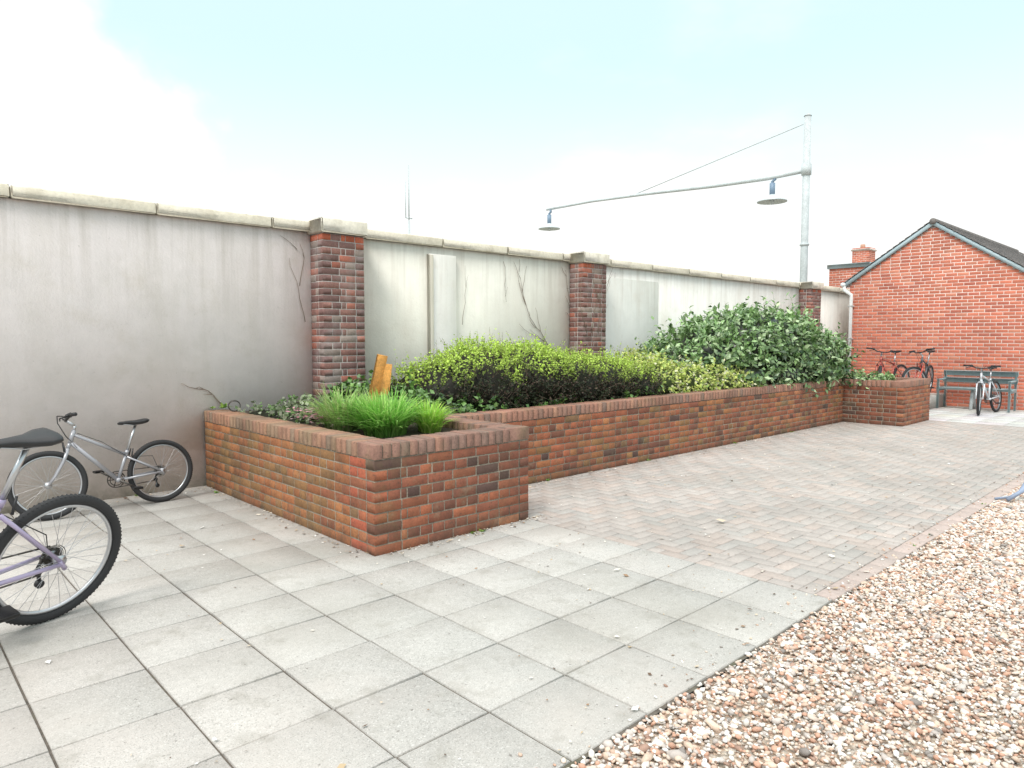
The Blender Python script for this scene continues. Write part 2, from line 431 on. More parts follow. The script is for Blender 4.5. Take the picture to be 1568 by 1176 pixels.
def flakes(name,pts,size,cols,mt=M_debris):
    mb=MB();n=len(pts);P=np.array(pts)
    a=rng.random(n)*6.283;s=size*np.exp(rng.normal(0,.4,n));asp=rng.uniform(.4,.8,n)
    ca,sa=np.cos(a),np.sin(a);V=np.zeros((n,4,3))
    for i,(u,v) in enumerate(((-1,0),(0,-1),(1,0),(0,1))):
        x=u*s;y=v*s*asp;V[:,i,0]=P[:,0]+x*ca-y*sa;V[:,i,1]=P[:,1]+x*sa+y*ca;V[:,i,2]=P[:,2]+rng.uniform(0,.6,n)*s
    C=np.array(cols)[rng.integers(0,len(cols),n)]
    mb.add(V.reshape(-1,3),(np.arange(n*4).reshape(n,4)),np.repeat(C,4,0));return mb.build(name,mt)
pts=[]
for _ in range(560): pts.append((random.uniform(4.1,14.5),5.1-abs(random.gauss(0,.13)),.004))
for _ in range(750): pts.append((random.uniform(2.6,14),random.uniform(1.7,5.0),.004))
for _ in range(200): pts.append((random.uniform(2.6,4.2),4.1-abs(random.gauss(0,.06)),.004))
for _ in range(160): pts.append((2.55-abs(random.gauss(0,.07)),random.uniform(4.1,7.2),.004))
for _ in range(260): pts.append((random.uniform(-1,2.5),WY-abs(random.gauss(0,.15)),.004))
for _ in range(170): pts.append((random.uniform(-1,4),random.uniform(1.7,6.5),.004))
for _ in range(200): pts.append((random.uniform(1.5,13),1.63+abs(random.gauss(0,.10)),.004))
pts=[p for p in pts if not (2.55<p[0]<4.04 and p[1]>4.1)]
flakes('fallen_leaves',pts,.0085,[(.78,.72,.62),(.6,.5,.38),(.32,.2,.12),(.8,.78,.74),(.15,.1,.07),(.5,.38,.24)])

# ---------------------------------------------------------------- foliage
def leafmesh(mb,P,D,Nn,ln,wd,C,fold=.25):
    D=D/np.linalg.norm(D,axis=1,keepdims=True)
    S=np.cross(D,Nn);S/=np.linalg.norm(S,axis=1,keepdims=True)+1e-9;U=np.cross(S,D)
    ln=ln[:,None];wd=wd[:,None]
    m=P+D*ln*.45
    V=np.stack([P,m+S*wd+U*wd*fold,P+D*ln-U*ln*.12,m-S*wd+U*wd*fold,m],1)
    n=len(P);b=(np.arange(n)*5)[:,None]
    F=np.concatenate([b+np.array([[0,1,4]]),b+np.array([[1,2,4]]),b+np.array([[2,3,4]]),b+np.array([[3,0,4]])])
    mb.add(V.reshape(-1,3),F,np.repeat(C,5,0))
def ico(mb,c,r,col):
    nu,nv=16,9;V=[];F=[]
    for j in range(nv+1):
        ph=math.pi*j/nv
        for i in range(nu):
            t=2*math.pi*i/nu;k=1+.08*math.sin(3*t+c[0]*5+j)
            V.append((c[0]+r[0]*k*math.sin(ph)*math.cos(t),c[1]+r[1]*k*math.sin(ph)*math.sin(t),c[2]+r[2]*k*math.cos(ph)))
    for j in range(nv):
        for i in range(nu):
            F.append((j*nu+i,(j+1)*nu+i,(j+1)*nu+(i+1)%nu,j*nu+(i+1)%nu))
    mb.add(V,F,col)
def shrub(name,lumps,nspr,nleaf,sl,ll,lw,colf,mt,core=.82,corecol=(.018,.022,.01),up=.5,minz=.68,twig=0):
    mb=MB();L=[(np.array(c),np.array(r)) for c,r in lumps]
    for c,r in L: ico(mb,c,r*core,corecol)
    A=np.array([(r[0]*r[1]+r[0]*r[2]+r[1]*r[2]) for c,r in L]);A/=A.sum()
    P0=[];N0=[]
    for (c,r),a in zip(L,A):
        k=int(nspr*a*1.6);d=rng.normal(size=(k,3));d/=np.linalg.norm(d,axis=1,keepdims=True)
        p=c+d*r*rng.uniform(.84,1.03,(k,1));nn=d/r;nn/=np.linalg.norm(nn,axis=1,keepdims=True)
        ok=(p[:,2]>minz)&(p[:,1]<WY-.03)
        for c2,r2 in L:
            if c2 is c: continue
            ok&=(np.sum(((p-c2)/r2)**2,1)>.72)
        P0.append(p[ok]);N0.append(nn[ok])
    P0=np.concatenate(P0);N0=np.concatenate(N0);n=len(P0)
    D=N0+np.array([0,0,up])+rng.normal(0,.35,(n,3));D/=np.linalg.norm(D,axis=1,keepdims=True)
    ln=sl*np.exp(rng.normal(0,.42,n));clump=rng.uniform(.72,1.2,n)
    for i in range(nleaf):
        f=(i+.5)/nleaf;p=P0+D*(ln*f)[:,None]
        d=D*.5+rng.normal(0,.75,(n,3))
        nn=N0+np.array([0,0,.6])+rng.normal(0,.35,(n,3))
        C=colf(P0,N0,f,n)*clump[:,None]*rng.uniform(.8,1.2,(n,1))
        leafmesh(mb,p,d,nn,ll*rng.uniform(.7,1.25,n),lw*rng.uniform(.8,1.2,n),C)
    o=mb.build(name,mt)
    if twig:
        t=MB()
        idx=rng.choice(n,min(twig,n),replace=False)
        for i in idx:
            p=P0[i];q=p+D[i]*ln[i]*1.1;t.tube(p-D[i]*.06,q,.0022,.0012,3,cap=False)
        t.build('twigs',M_twig,parent=o)
    return o
def mixc(a,b,f):
    return np.array(a)[None]*(1-f[:,None])+np.array(b)[None]*f[:,None]
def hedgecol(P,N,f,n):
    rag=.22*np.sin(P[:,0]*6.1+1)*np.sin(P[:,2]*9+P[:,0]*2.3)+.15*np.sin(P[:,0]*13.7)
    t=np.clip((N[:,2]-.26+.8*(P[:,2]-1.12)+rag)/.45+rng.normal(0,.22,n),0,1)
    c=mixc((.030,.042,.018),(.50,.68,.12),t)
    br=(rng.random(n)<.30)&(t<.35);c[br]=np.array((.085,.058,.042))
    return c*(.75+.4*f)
lum=[((4.65,6.15,.88),(.50,.62,.36)),((5.15,6.05,.95),(.62,.68,.45)),((5.75,6.0,.96),(.62,.70,.46)),((6.35,5.95,.92),(.62,.66,.40)),((6.95,5.92,.88),(.60,.62,.40)),((7.5,5.85,.84),(.50,.56,.36)),((5.4,6.35,1.0),(.6,.5,.46)),((6.2,6.3,.98),(.6,.5,.42))]
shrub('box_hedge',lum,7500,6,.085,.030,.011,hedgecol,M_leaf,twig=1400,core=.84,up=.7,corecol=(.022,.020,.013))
def ivycol(P,N,f,n):
    t=rng.random(n);return mixc((.05,.12,.03),(.22,.40,.10),t)
shrub('ivy',[((4.35,5.65,.72),(.30,.35,.16)),((4.9,5.5,.70),(.4,.2,.11)),((5.9,5.42,.66),(.6,.14,.10)),((7.2,5.42,.68),(.5,.16,.12))],210,6,.07,.055,.026,ivycol,M_gloss)
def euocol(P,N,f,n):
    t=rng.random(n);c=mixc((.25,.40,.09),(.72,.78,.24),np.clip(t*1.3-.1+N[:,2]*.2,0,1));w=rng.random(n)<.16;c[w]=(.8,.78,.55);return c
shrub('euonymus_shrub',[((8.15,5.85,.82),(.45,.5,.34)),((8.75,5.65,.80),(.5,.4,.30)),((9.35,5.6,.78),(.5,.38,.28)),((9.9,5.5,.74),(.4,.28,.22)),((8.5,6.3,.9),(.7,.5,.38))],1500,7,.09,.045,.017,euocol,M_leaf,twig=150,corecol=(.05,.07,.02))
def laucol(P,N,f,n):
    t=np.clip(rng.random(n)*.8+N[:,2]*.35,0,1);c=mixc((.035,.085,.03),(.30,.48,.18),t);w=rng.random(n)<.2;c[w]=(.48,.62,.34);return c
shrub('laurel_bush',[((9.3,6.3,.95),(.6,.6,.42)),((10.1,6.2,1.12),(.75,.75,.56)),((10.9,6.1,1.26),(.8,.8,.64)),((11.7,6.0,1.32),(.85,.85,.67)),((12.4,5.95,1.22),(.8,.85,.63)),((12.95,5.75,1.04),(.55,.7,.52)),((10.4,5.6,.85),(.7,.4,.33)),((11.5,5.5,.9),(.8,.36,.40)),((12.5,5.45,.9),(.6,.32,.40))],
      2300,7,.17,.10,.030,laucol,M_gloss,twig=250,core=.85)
shrub('ivy',[((13.55,4.85,.72),(.42,.45,.12)),((13.6,5.5,.74),(.5,.4,.13)),((13.45,5.9,.8),(.4,.4,.2))],420,6,.07,.06,.028,lambda P,N,f,n:mixc((.10,.22,.05),(.44,.60,.28),rng.random(n)),M_gloss)
shrub('ivy',[((3.75,6.3,.80),(.28,.3,.22)),((3.9,5.7,.78),(.2,.28,.20))],200,6,.08,.06,.028,ivycol,M_gloss)
shrub('ground_cover_plants',[((2.95,6.7,.74),(.2,.35,.07)),((3.2,6.3,.74),(.25,.3,.08)),((2.95,6.0,.72),(.16,.25,.06)),((3.4,6.75,.77),(.3,.3,.1))],170,5,.06,.045,.018,
      lambda P,N,f,n:mixc((.12,.24,.06),(.40,.42,.32),rng.random(n)),M_leaf)
pts=[(random.gauss(2.98,.13),random.gauss(5.75,.25),0) for _ in range(320)]
pts=[(x,y,soilz(x,y)+random.uniform(.03,.14)) for x,y,_ in pts if x>2.8]
flakes('pink_flowers',pts,.018,[(.88,.42,.55),(.88,.6,.66),(.65,.25,.35),(.2,.3,.1)],M_leaf)

def grass(name,cx,cy,rad,h,nb,cols):
    mb=MB()
    for _ in range(nb):
        a=random.uniform(0,6.283);r=rad*.45*math.sqrt(random.random());x=cx+r*math.cos(a);y=cy+r*math.sin(a)
        z=soilz(x,y)-.01;hh=h*random.uniform(.5,1.2);a2=a+random.gauss(0,.6);lean=random.uniform(.15,1)*rad*1.2
        wd=random.uniform(.005,.009);S=np.array((-math.sin(a2),math.cos(a2),0));D=np.array((math.cos(a2),math.sin(a2),0))
        c=np.array(random.choice(cols))*random.uniform(.75,1.15);V=[];C=[]
        for i in range(6):
            t=i/5;p=np.array((x,y,z))+D*lean*t**1.8+np.array((0,0,1))*hh*(t-.38*t**3*min(1,lean/rad))
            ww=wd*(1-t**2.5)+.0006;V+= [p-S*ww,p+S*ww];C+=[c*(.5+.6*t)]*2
        F=[(2*i,2*i+1,2*i+3,2*i+2) for i in range(5)]
        mb.add(V,F,np.array(C))
    return mb.build(name,M_blade)
GC=[(.34,.70,.13),(.42,.76,.18),(.24,.56,.09),(.55,.80,.24)]
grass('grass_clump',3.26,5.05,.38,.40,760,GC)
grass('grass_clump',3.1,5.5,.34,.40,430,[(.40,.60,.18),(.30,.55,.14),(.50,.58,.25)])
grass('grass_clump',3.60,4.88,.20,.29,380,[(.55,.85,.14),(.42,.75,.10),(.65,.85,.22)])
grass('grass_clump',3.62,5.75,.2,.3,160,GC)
mbw=MB()
def weed(x,y,z,s,k):
    n=k;P=np.array([[x,y,z]]*n)+rng.normal(0,s*.25,(n,3))*np.array([1,1,.2]);D=rng.normal(0,1,(n,3));D[:,2]=abs(D[:,2])*.6+.2
    leafmesh(mbw,P,D,np.tile([0,0,1.],(n,1))+rng.normal(0,.2,(n,3)),np.full(n,s)*rng.uniform(.5,1.2,n),np.full(n,s*.3),mixc((.12,.26,.05),(.35,.5,.12),rng.random(n)))
for x,y in((3.42,4.08),(3.5,4.07),(5.3,5.08),(7.1,5.08),(9.2,5.08),(11,5.07),(2.5,6.9),(1.9,7.28),(.6,7.28),(1.2,7.27)): weed(x,y,.0,.035,14)
for _ in range(12): weed(random.uniform(4.2,13),random.uniform(1.65,1.62),.0,.02,6)
weed(2.72,7.22,.80,.07,16);weed(2.62,7.25,.80,.05,8)
mbw.build('weeds',M_leaf)

def vine(mb,x,z,dx,dz,n,r,y=WY-.008,spread=.3,kids=1):
    pts=[];vx,vz=dx,dz
    for i in range(n):
        pts.append((x,y+random.uniform(-.004,.003),z));vx+=random.gauss(0,spread)*.05;vz+=random.gauss(0,spread)*.05
        l=math.hypot(vx,vz);vx=vx/l*math.hypot(dx,dz);vz=vz/l*math.hypot(dx,dz)
        x+=vx;z+=vz
        if z>2.66:break
        if kids and random.random()<.22 and i>1: vine(mb,x,z,vx+random.uniform(-.06,.06),abs(vz)*.8+random.uniform(-.05,.02),max(3,n//3),r*.6,y,spread,0)
    if len(pts)>2: mb.path(pts,[r*(1-.7*i/len(pts)) for i in range(len(pts))],5)
mb=MB()
vine(mb,3.62,2.1,.0,.08,7,.004);vine(mb,3.68,1.7,-.01,.09,9,.004);vine(mb,3.6,2.5,-.06,.05,5,.003)
vine(mb,2.75,.82,-.03,.045,7,.006)
for a in (7.98,8.05,8.02): vine(mb,a,.8,random.uniform(-.01,.01),.1,20,.006)
for a in(8.18,8.3,8.45,8.6): vine(mb,a,1.6,random.uniform(-.02,.02),.09,14,.005,y=WY-.288)
for a in(8.75,8.7): vine(mb,a,.9,random.uniform(-.005,.02),.1,19,.005)
vine(mb,6.7,2.6,.02,-.08,8,.003);vine(mb,5.95,1.7,.0,.1,9,.003)
mb.build('dead_climber_vine',M_twig)
mb=MB()
for k in range(3): mb.torus((2.72,6.95,.835+.004*k),(.3+.1*k,1,.3),.055,.004,24,5)
mb.build('wire_coil',M_steeldark)
wb=empty('wooden_board',(3.60,5.82,.72))
mb=MB();mb.cbox((-.10,-.012,.12),(.03,.012,.64),.004);a=mb.build('board',M_wood,parent=wb);a.rotation_euler=(.12,.18,.2)
mb=MB();mb.cbox((.0,-.01,.25),(.14,.012,.56),.004);a=mb.build('side_board',M_wood,parent=wb);a.rotation_euler=(-.05,.12,-.5)
mb=MB();mb.cbox((-.03,-.045,-.05),(.0,-.015,.35),.003);mb.build('stake',M_wood,parent=wb)

# ---------------------------------------------------------------- brick house
hs=empty('brick_house')
AY,AZ,SL=5.13,4.14,.684;HL,HR=6.93,3.08;HX=18.0
mb=MB();brickrun(mb,[(HX,HL),(HX,HR),(26,HR)],36,'stretcher',['house','house'])
k=36;z=36*.075
while z+.075<AZ-.05:
    hw=(AZ-.02-(z+.07))/SL;yl=min(HL,AY+hw);yr=max(HR,AY-hw)
    if yl-yr>.15: course(mb,(HX,yl),(0,-1,0),(-1,0,0),yl-yr,z,k,'stretcher','house')
    k+=1;z+=.075
mb.build('bricks',M_hbrick,parent=hs)
mb=MB();e=.002
zl=AZ-SL*(HL-AY)-.02;zr=AZ-SL*(AY-HR)-.02
V=[];pr=[(HL-e,-.05),(HR+e,-.05),(HR+e,zr),(AY,AZ-.02),(HL-e,zl)]
for x in(HX+e,26-e): V+=[(x,y,z) for y,z in pr]
mb.add(V,[(0,1,2,3,4),(9,8,7,6,5)]+[(i,i+5,(i+1)%5+5,(i+1)%5) for i in range(5)]);mb.build('mortar_walls',M_mortar_l,parent=hs)
mb=MB()
def sl(y,o=0): return AZ-SL*abs(y-AY)+o
for sgn,yend in((1,HL+.14),(-1,HR-.16)):
    D=Vector((0,sgn,-SL)).normalized();Ln=abs(yend-AY)*math.sqrt(1+SL*SL);nr=int(Ln/.16)
    Nn=Vector((0,sgn*SL,1)).normalized()
    for r in range(nr+1):
        for c in range(31):
            p=Vector((HX-.07+c*.265+(.13 if r%2 and c else 0),AY,AZ+.06))+D*(r*Ln/(nr+1))
            U=Vector((1,0,0))
            tilt=(D*1+Nn*.09).normalized();g=random.uniform(.8,1.25);col=(.17*g,.155*g,.15*g)
            NN=tilt.cross(U) if tilt.cross(U).z>0 else U.cross(tilt)
            if sgn>0: mb.tile(p+NN*.02+U*.262,-U,tilt,NN,.262,.20,.012,.002,col)
            else: mb.tile(p+NN*.02,U,tilt,NN,.262,.20,.012,.002,col)
for c in range(27): mb.tube((HX-.08+c*.3,AY,AZ+.045),(HX+.215+c*.3,AY,AZ+.05),.07,.07,12,(.2,.18,.17))
mb.build('roof_tiles',M_slate,parent=hs)
mb=MB()
for sgn,yend in((1,HL+.10),(-1,HR-.12)):
    V=[]
    for x in(HX-.055,HX-.025):
        for y,o in((AY,.06),(yend,.06),(yend,-.04 ),(AY,-.04)): V.append((x,y,sl(y,o)))
    mb.add(V,[(0,1,2,3),(7,6,5,4),(0,4,5,1),(1,5,6,2),(2,6,7,3),(3,7,4,0)])
V=[(HX-.02,AY,AZ+.03),(HX-.02,HL+.1,sl(HL+.1,.03)),(HX-.02,HR-.12,sl(HR-.12,.03)),(26,AY,AZ+.03),(26,HL+.1,sl(HL+.1,.03)),(26,HR-.12,sl(HR-.12,.03))]
mb.add(V,[(0,1,4,3),(0,3,5,2)])
mb.build('bargeboard',M_fascia,parent=hs)
mb=MB()
mb.path([(HX+.1,HL+.12,2.83),(HX-.06,HL+.12,2.80),(HX-.06,HL+.1,2.72),(HX-.05,HL-.06,2.60),(HX-.05,HL-.06,2.5),(HX-.05,HL-.06,0.02)],.042,10)
mb.path([(HX-.1,HL+.14,2.86),(26,HL+.14,2.86)],.055,10)
for z in(.6,1.5,2.3): mb.cbox((HX-.09,HL-.12,z),(HX+.0,HL-.0,z+.04),.004)
mb.build('drainpipe',M_white,smooth=False,parent=hs)
ob=empty('brick_outbuilding')
mb=MB();brickrun(mb,[(22,9.1),(22,7.95),(24,7.95)],49,'stretcher',['house','house']);mb.build('bricks',M_hbrick,parent=ob)
mb=MB();mb.box((22.003,7.953,-.05),(23.99,9.09,3.66));mb.build('mortar_walls',M_mortar_l,parent=ob)
mb=MB();mb.cbox((21.94,7.9,3.67),(24.05,9.15,3.80),.01,(.42,.50,.54));mb.build('parapet',M_coping,parent=ob)
ch=empty('brick_chimney')
mb=MB();brickrun(mb,[(30,11.5),(30,10.85),(30.7,10.85)],70,'stretcher',['house','house']);mb.build('bricks',M_hbrick,parent=ch)
mb=MB();mb.box((30.003,10.853,-.05),(30.69,11.49,5.1));mb.cbox((29.96,10.8,5.12),(30.74,11.55,5.2),.02);mb.build('stack',M_mortar_l,parent=ch)
mb=MB();mb.tube((30.3,11.2,5.19),(30.3,11.2,5.4),.10,.09,12,(.6,.35,.25));mb.build('pots',M_hbrick,parent=ch)
mb=MB();mb.tube((10.6,15.2,0),(10.6,15.2,4.6),.04,.03,8);mb.tube((10.6,15.2,4.6),(10.6,15.2,6.0),.018,.012,6)
mb.tube((10.5,15.2,4.65),(10.7,15.2,4.65),.014,.014,6);mb.tube((10.5,15.2,4.65),(10.5,15.2,5.6),.012,.010,6);mb.build('aerial_mast',M_post)

g=empty('street_lamp')
PX,PY=20.0,9.0
mb=MB();mb.tube((PX,PY,-.05),(PX,PY,7.85),.11,.095,16);mb.tube((PX,PY,4.2),(PX,PY,4.26),.13,.13,16);mb.tube((PX,PY,7.85),(PX,PY,7.9),.11,.06,16)
mb.tube((PX,PY,6.2),(PX,PY,6.5),.135,.135,16);mb.build('post',M_post,smooth=True,parent=g)
arm=[(PX,PY+.05,6.33),(PX,PY+1.2,6.30),(PX,PY+3,6.36),(PX,PY+5.5,6.50),(PX,PY+8,6.60),(PX,PY+10.3,6.60)]
mb=MB();mb.path(arm,[.065,.065,.062,.055,.05,.045],10);mb.tube((PX,PY+.12,7.65),(PX,PY+6.0,6.56),.016,.016,6);mb.build('arm',M_post,parent=g)
mbn=MB();mbs=MB()
for yy,zz in((PY+.95,6.33),(PY+10.1,6.58)):
    mbn.path([(PX,yy,zz),(PX,yy-.02,zz-.10),(PX,yy+.06,zz-.15),(PX,yy+.06,zz-.5)],.045,8);mbn.tube((PX,yy+.06,zz-.2),(PX,yy+.06,zz-.54),.08,.08,12)
    prof=[(.06,-.52),(.14,-.58),(.30,-.66),(.42,-.72),(.43,-.75),(.38,-.75),(.2,-.70),(.0,-.68)]
    V=[];n=24
    for r,z in prof:
        for i in range(n): V.append((PX+r*math.cos(i*2*math.pi/n),yy+.06+r*math.sin(i*2*math.pi/n),zz+z))
    F=[(j*n+i,j*n+(i+1)%n,(j+1)*n+(i+1)%n,(j+1)*n+i) for j in range(len(prof)-1) for i in range(n)]
    mbs.add(V,F);mbs.tube((PX,yy+.06,zz-.68),(PX,yy+.06,zz-.82),.07,.05,10)
mbn.build('lamp_necks',mat('blue_grey_paint',(.22,.31,.42),rough=.5),parent=g);mbs.build('lamp_shades',M_post,smooth=True,parent=g)

# ---------------------------------------------------------------- bench
bn=empty('park_bench',(17.5,4.06,0))
mb=MB()
for i in range(3): mb.cbox((-.28+.15*i,-.70,.425),(-.16+.15*i,.68,.465),.006)
for i in range(2):
    mb.cbox((.20+.03*i,-.70,.56+.15*i),(.225+.03*i,.68,.67+.15*i),.006)
for y in(-.68,.62):
    mb.cbox((-.30,y,0),(-.25,y+.04,.64),.005);mb.cbox((.22,y,0),(.27,y+.04,.82),.005);mb.cbox((-.31,y-.005,.61),(.22,y+.045,.645),.005);mb.cbox((-.25,y+.002,.38),(.22,y+.038,.42),.005)
mb.build('slats_and_frame',M_bench,parent=bn)
mb=MB();mb.tube((-.12,.05,0.0),(-.02,.05,.42),.035,.035,8);mb.tube((.18,.05,0.0),(.05,.05,.42),.035,.035,8);mb.build('centre_leg',M_post,parent=bn)
mb=MB();mb.cbox((16.0,4.72,-.02),(17.93,6.6,.28),.02,(.5,.49,.46));mb.build('concrete_plinth',M_coping)

# ---------------------------------------------------------------- bicycles
def bicycle(loc,heading,lean,scale,fcol,fork=None,seat=.92,steer=0,rise=0.,stz=.70):
    root=empty('bicycle',loc)
    root.rotation_mode='XYZ';root.matrix_world=Matrix.Translation(loc)@Matrix.Rotation(heading,4,'Z')@Matrix.Rotation(lean,4,'X')@Matrix.Scale(scale,4)
    fm=mat('bike_frame_paint',fcol,rough=.32,coat=.4,metal=.25);fk=fm if fork is None else mat('bike_fork_paint',fork,rough=.35,metal=.3)
    R=.335;A=Vector((0,0,R));B=Vector((1.04,0,R));BB=Vector((.425,0,.30));ST=BB+(Vector((.285,0,.70))-BB)*((stz-.30)/.40);HT=Vector((.80,0,.84+rise));HB=Vector((.835,0,.735+rise))
    Ms=Matrix.Translation(HT)@Matrix.Rotation(steer,4,(HT-HB).normalized())@Matrix.Translation(-HT)
    f=lambda p:tuple(Ms@Vector(p))
    ty=MB();rm=MB();fr=MB();fo=MB();bl=MB();ch=MB();st=MB()
    def wheel(C,rear,X):
        ax=Vector(X((0,1,0)))-Vector(X((0,0,0)));C=Vector(X(C))
        ty.torus(C,ax,R-.026,.026,64,10)
        a=ax.orthogonal().normalized();b=ax.cross(a).normalized()
        for i in range(96):
            t=2*math.pi*i/96;rd=a*math.cos(t)+b*math.sin(t)
            for s in(-.012,.012):
                p=C+rd*(R-.0055)+ax*s;ty.tube(p-rd*.004,p+rd*.004,.0055,.005,4)
        rm.torus(C,ax,R-.057,.011,64,6,rz=.012)
        rm.tube(C-ax*.035,C+ax*.035,.018,.018,10);rm.tube(C-ax*.038,C-ax*.03,.032,.032,12);rm.tube(C+ax*.03,C+ax*.038,.032,.032,12)
        rm.tube(C-ax*.065,C+ax*.065,.006,.006,6)
        for i in range(32):
            t=2*math.pi*i/32;s=1 if i%2 else -1;t2=t+(.5 if (i//2)%2 else -.5)
            p=C+(a*math.cos(t2)+b*math.sin(t2))*.028+ax*(.033*s);q=C+(a*math.cos(t)+b*math.sin(t))*(R-.06)
            rm.tube(p,q,.0012,.0012,4,cap=False)
        q=C+(a*math.cos(1.)+b*math.sin(1.))*(R-.06);rm.tube(q,q-(q-C).normalized()*.04,.003,.003,5)
    I=lambda p:tuple(Vector(p))
    wheel(A,True,I);wheel(B,False,f)
    fr.tube(BB,ST,.017);fr.tube(BB,HB,.021);fr.tube(ST-Vector((-.008,0,.03)),HT-Vector((-.01,0,.03)),.017);fr.tube(HB-(HT-HB)*.1,HT+(HT-HB)*.1,.022)
    fr.tube(BB-Vector((0,.04,0)),BB+Vector((0,.04,0)),.024)
    for s in(-1,1):
        fr.tube(A+Vector((0,.062*s,0)),BB+Vector((-.05,.035*s,.005)),.0105,.012);fr.tube(A+Vector((0,.062*s,0)),ST+Vector((.01,.028*s,-.05)),.0095,.010)
        fr.tube(A+Vector((-.01,.062*s,-.03)),A+Vector((.02,.062*s,.02)),.012,.010,6)
        fo.path([f((.865,.062*s,.66+rise)),f((.90,.062*s,.56)),f((.975,.06*s,.42)),f((1.04,.058*s,R))],[.017,.016,.012,.010],10)
        bl.tube(f((.885,.07*s,.64)),f((.90,.035*s,.74)),.008,.006,6)
        bl.tube(ST+Vector((-.03,.045*s,-.05)),ST+Vector((-.05,.03*s,.03)),.007,.006,6)
    fo.tube(f((.865,-.07,.66+rise)),f((.865,.07,.66+rise)),.018);fo.tube(f((.865,0,.66+rise)),f(HB),.018)
    ch.tube(f(HT),f((.785,0,.90+rise)),.014);ch.tube(f((.785,0,.89+rise)),f((.865,0,.95+rise)),.015)
    bar=[f((.80,-.31,1.0+rise)),f((.83,-.2,1.0+rise)),f((.86,-.09,.955+rise)),f((.865,0,.95+rise)),f((.86,.09,.955+rise)),f((.83,.2,1.0+rise)),f((.80,.31,1.0+rise))]
    bl.path(bar,.0125,10)
    for s in(-1,1):
        bl.tube(f((.799,.315*s,1.0+rise)),f((.829,.19*s,1.0+rise)),.0185,.0175,12)
        bl.tube(f((.83,.185*s,1.0+rise)),f((.835,.15*s,.995+rise)),.024,.020,8)
        bl.path([f((.85,.16*s,.99+rise)),f((.90,.18*s,.975+rise)),f((.895,.26*s,.955+rise))],.007,6)
        bl.path([f((.86,.15*s,.99+rise)),f((.93,.08*s,1.0+rise)),f((.93,.02*s,.93+rise)),f((.87,.03*s,.80+rise)),tuple(HB-Vector((.05,-.02*s,.06)))],.003,5)
    dr=(Vector((.285,0,.70))-BB).normalized();top=ST+dr*((seat-.03-ST.z)/dr.z)
    ch.tube(ST,top,.0135);fr.tube(ST-dr*.02,ST+dr*.015,.021)
    sec=[(.165,.018,.0,.02),(.15,.026,.006,.03),(.07,.034,.008,.04),(.0,.058,.006,.045),(-.06,.09,.012,.05),(-.105,.088,.018,.045),(-.125,.05,.016,.025)]
    V=[];n=12
    for x,w_,z_,h_ in sec:
        for i in range(n):
            t=2*math.pi*i/n;yy=w_*math.cos(t);zz=math.sin(t);zz=(zz*.35*h_ if zz>0 else zz*h_*.75)
            V.append((top.x+x,yy,seat+z_+zz))
    m=len(sec);F=[(j*n+i,j*n+(i+1)%n,(j+1)*n+(i+1)%n,(j+1)*n+i) for j in range(m-1) for i in range(n)]+[tuple(range(n)),tuple(range((m-1)*n,m*n))[::-1]]
    sd=MB();sd.add(V,F)
    for s in(-1,1): ch.path([(top.x+.12,.02*s,seat-.01),(top.x+.02,.022*s,seat-.03),(top.x-.06,.03*s,seat-.02)],.0035,5)
    y=-.055
    st.torus((BB.x,y,BB.z),(0,1,0),.082,.006,40,5);st.torus((BB.x,y+.008,BB.z),(0,1,0),.06,.005,32,5)
    for i in range(5):
        t=i*2*math.pi/5;st.tube((BB.x,y,BB.z),(BB.x+.08*math.cos(t),y,BB.z+.08*math.sin(t)),.006,.005,6)
    for i in range(5): st.torus((0,-.045+.005*i,R),(0,1,0),.03+.008*i,.002,24,4)
    st.tube((0,-.05,R),(0,-.03,R),.03,.05,14)
    st.path([(0,y,R+.045),(BB.x,y,BB.z+.083)],.005,5);st.path([(.03,y,R-.10),(BB.x,y,BB.z-.083)],.005,5)
    bl.path([(0.01,-.075,R-.02),(.03,-.08,R-.07),(.02,-.07,R-.16)],.010,6);bl.tube((.02,-.08,R-.16),(.02,-.062,R-.16),.022,.022,10);bl.tube((.035,-.08,R-.09),(.035,-.062,R-.09),.02,.02,10)
    ca=.6
    for s,a_ in((-1,ca),(1,ca+math.pi)):
        e=(BB.x+.165*math.cos(a_),.085*s,BB.z+.165*math.sin(a_));st.tube((BB.x,.065*s,BB.z),e,.011,.009,8)
        bl.cbox((e[0]-.045,min(e[1],e[1]+.09*s),e[2]-.012),(e[0]+.045,max(e[1],e[1]+.09*s),e[2]+.012),.004)
    bl.path([tuple(HT-Vector((.02,-.02,.02))),((HT.x+ST.x)/2,.02,(HT.z+ST.z)/2+.0),tuple(ST+Vector((0,.02,-.05))),(.1,.06,R+.18),(.0,-.07,R+.02)],.0028,5)
    for b_,nm,mt,sm in((ty,'tyres',M_tyre,True),(rm,'rims_and_spokes',M_chrome,False),(fr,'frame',fm,True),(fo,'fork',fk,True),(bl,'brakes_grips_pedals',M_black,False),(ch,'handlebar_and_seatpost',M_chrome,True),(st,'crankset_and_chain',M_steeldark,False),(sd,'saddle',M_black,True)):
        b_.build(nm,mt,smooth=sm,parent=root)
    return root
bicycle((.68,4.36,0),math.radians(201),math.radians(-15),1.07,(.42,.36,.52),seat=.98)
bicycle((2.00,6.86,0),math.radians(184),math.radians(3),.86,(.40,.40,.43),seat=.88,steer=-.2,stz=.58)
bicycle((17.1,5.38,.28),math.radians(170),math.radians(4),1.0,(.45,.10,.08),seat=.95,steer=.6)
bicycle((17.0,4.85,.28),math.radians(184),math.radians(-4),1.0,(.10,.10,.11),fork=(.5,.08,.06),seat=.97,steer=-.6)
bicycle((17.15,3.60,0),math.radians(176),math.radians(4),.98,(.66,.68,.72),seat=.94,steer=.25)

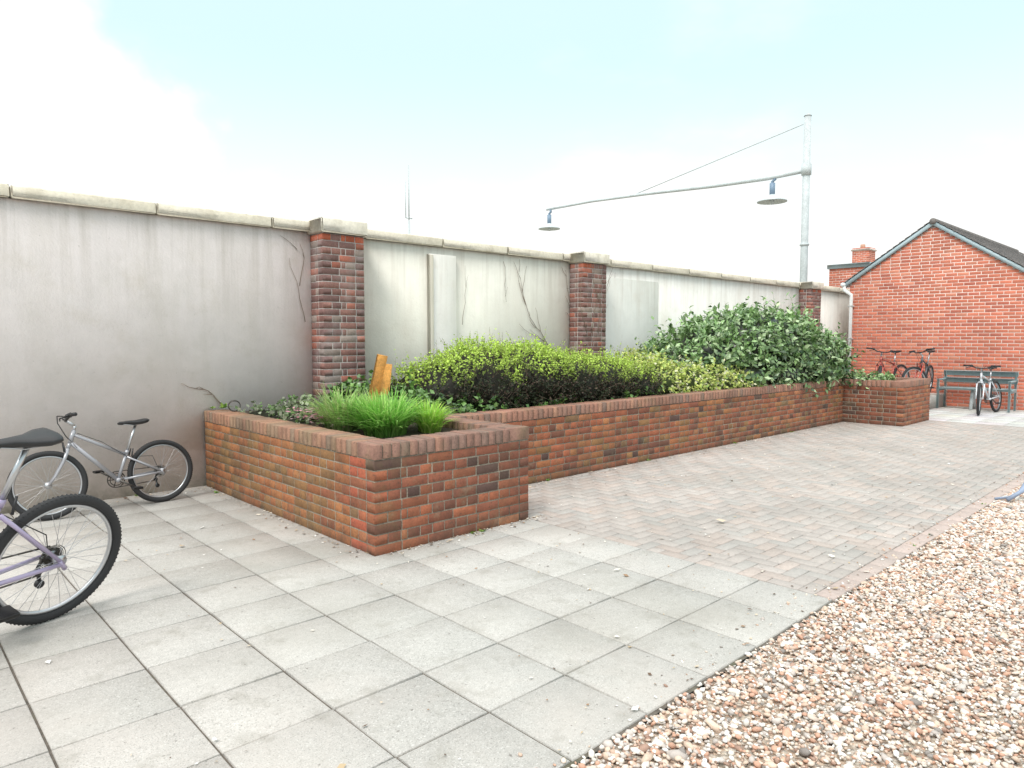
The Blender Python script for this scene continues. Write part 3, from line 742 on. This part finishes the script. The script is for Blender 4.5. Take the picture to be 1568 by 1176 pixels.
mb=MB();mb.path([(7.70,1.50,.02),(7.78,1.42,.09),(7.95,1.40,.13),(8.1,1.36,.06),(8.2,1.3,.02)],[.02,.018,.04,.025,.015],8);mb.path([(7.85,1.42,.1),(7.8,1.5,.03),(7.72,1.6,.01)],.012,6)
mb.build('blue_hose_scrap',M_blue,smooth=True)

# ---------------------------------------------------------------- world & light
SAZ=Vector((-.90,-.36,0)).normalized();EL=math.radians(52)
w=bpy.data.worlds.new('World');scene.world=w;w.use_nodes=True;nt=w.node_tree;N=nt.nodes;L=nt.links
bg=N['Background'];bg.inputs['Strength'].default_value=.12
sk=N.new('ShaderNodeTexSky');sk.sky_type='NISHITA';sk.sun_disc=False;sk.sun_elevation=EL;sk.sun_rotation=math.atan2(SAZ.x,SAZ.y);sk.air_density=1.;sk.dust_density=1.5
tc=N.new('ShaderNodeTexCoord');sp=N.new('ShaderNodeSeparateXYZ');L.new(tc.outputs['Generated'],sp.inputs[0])
no=N.new('ShaderNodeTexNoise');no.inputs['Scale'].default_value=1.9;no.inputs['Detail'].default_value=6;no.inputs['Roughness'].default_value=.55
mp=N.new('ShaderNodeMapping');mp.inputs['Scale'].default_value=(1,1,2.4);mp.inputs['Location'].default_value=(.9,.45,.2);L.new(tc.outputs['Generated'],mp.inputs[0]);L.new(mp.outputs[0],no.inputs['Vector'])
def mr(f,a,b,c,d):
    n=N.new('ShaderNodeMapRange');n.inputs[1].default_value=a;n.inputs[2].default_value=b;n.inputs[3].default_value=c;n.inputs[4].default_value=d;n.interpolation_type='SMOOTHSTEP';L.new(f,n.inputs[0]);return n.outputs[0]
def addc(a,b,cl=True):
    n=N.new('ShaderNodeMath');n.operation='ADD';n.use_clamp=cl;L.new(a,n.inputs[0]);L.new(b,n.inputs[1]);return n.outputs[0]
hz=mr(sp.outputs[2],.09,.38,1.,.0);cl=mr(no.outputs['Fac'],.50,.74,0,.6);zen=mr(sp.outputs[2],.62,.87,0.,1.)
dt=N.new('ShaderNodeVectorMath');dt.operation='DOT_PRODUCT';L.new(tc.outputs['Generated'],dt.inputs[0]);dt.inputs[1].default_value=Vector((.14,.95,.25)).normalized()
n2=N.new('ShaderNodeTexNoise');n2.inputs['Scale'].default_value=7;n2.inputs['Detail'].default_value=7;L.new(tc.outputs['Generated'],n2.inputs['Vector'])
bank=mr(addc(dt.outputs['Value'],mr(n2.outputs['Fac'],.3,.7,-.012,.012),False),.978,.997,0,.9)
msk=addc(addc(addc(hz,cl),zen),bank)
veil=N.new('ShaderNodeMix');veil.data_type='RGBA';veil.inputs[0].default_value=.80;L.new(sk.outputs[0],veil.inputs[6]);veil.inputs[7].default_value=(7.5,9.8,9.9,1)
wh=mr(sp.outputs[2],.50,.9,9.4,17.)
cc=N.new('ShaderNodeCombineColor')
for i in range(3):L.new(wh,cc.inputs[i])
wm=N.new('ShaderNodeVectorMath');wm.operation='MULTIPLY';L.new(cc.outputs[0],wm.inputs[0]);wm.inputs[1].default_value=(1.0,.995,.98)
m2=N.new('ShaderNodeMix');m2.data_type='RGBA';L.new(msk,m2.inputs[0]);L.new(veil.outputs[2],m2.inputs[6]);L.new(wm.outputs[0],m2.inputs[7])
L.new(m2.outputs[2],bg.inputs['Color'])
sd=bpy.data.lights.new('sun','SUN');sd.energy=2.0;sd.angle=math.radians(18);sd.color=(1,.96,.91)
so=bpy.data.objects.new('sun',sd);scene.collection.objects.link(so)
S=Vector((SAZ.x*math.cos(EL),SAZ.y*math.cos(EL),math.sin(EL)));so.rotation_euler=S.to_track_quat('Z','Y').to_euler();so.location=(0,0,20)

cam=bpy.data.cameras.new('camera');co=bpy.data.objects.new('camera',cam);scene.collection.objects.link(co)
cam.sensor_width=36;cam.lens=24.47;cam.clip_end=2000;cam.clip_start=.05
co.location=(0,0,1.5);co.rotation_euler=(math.radians(86.35),0,math.radians(46.8-90))
scene.camera=co
scene.view_settings.view_transform='Standard';scene.view_settings.look='None';scene.view_settings.exposure=0
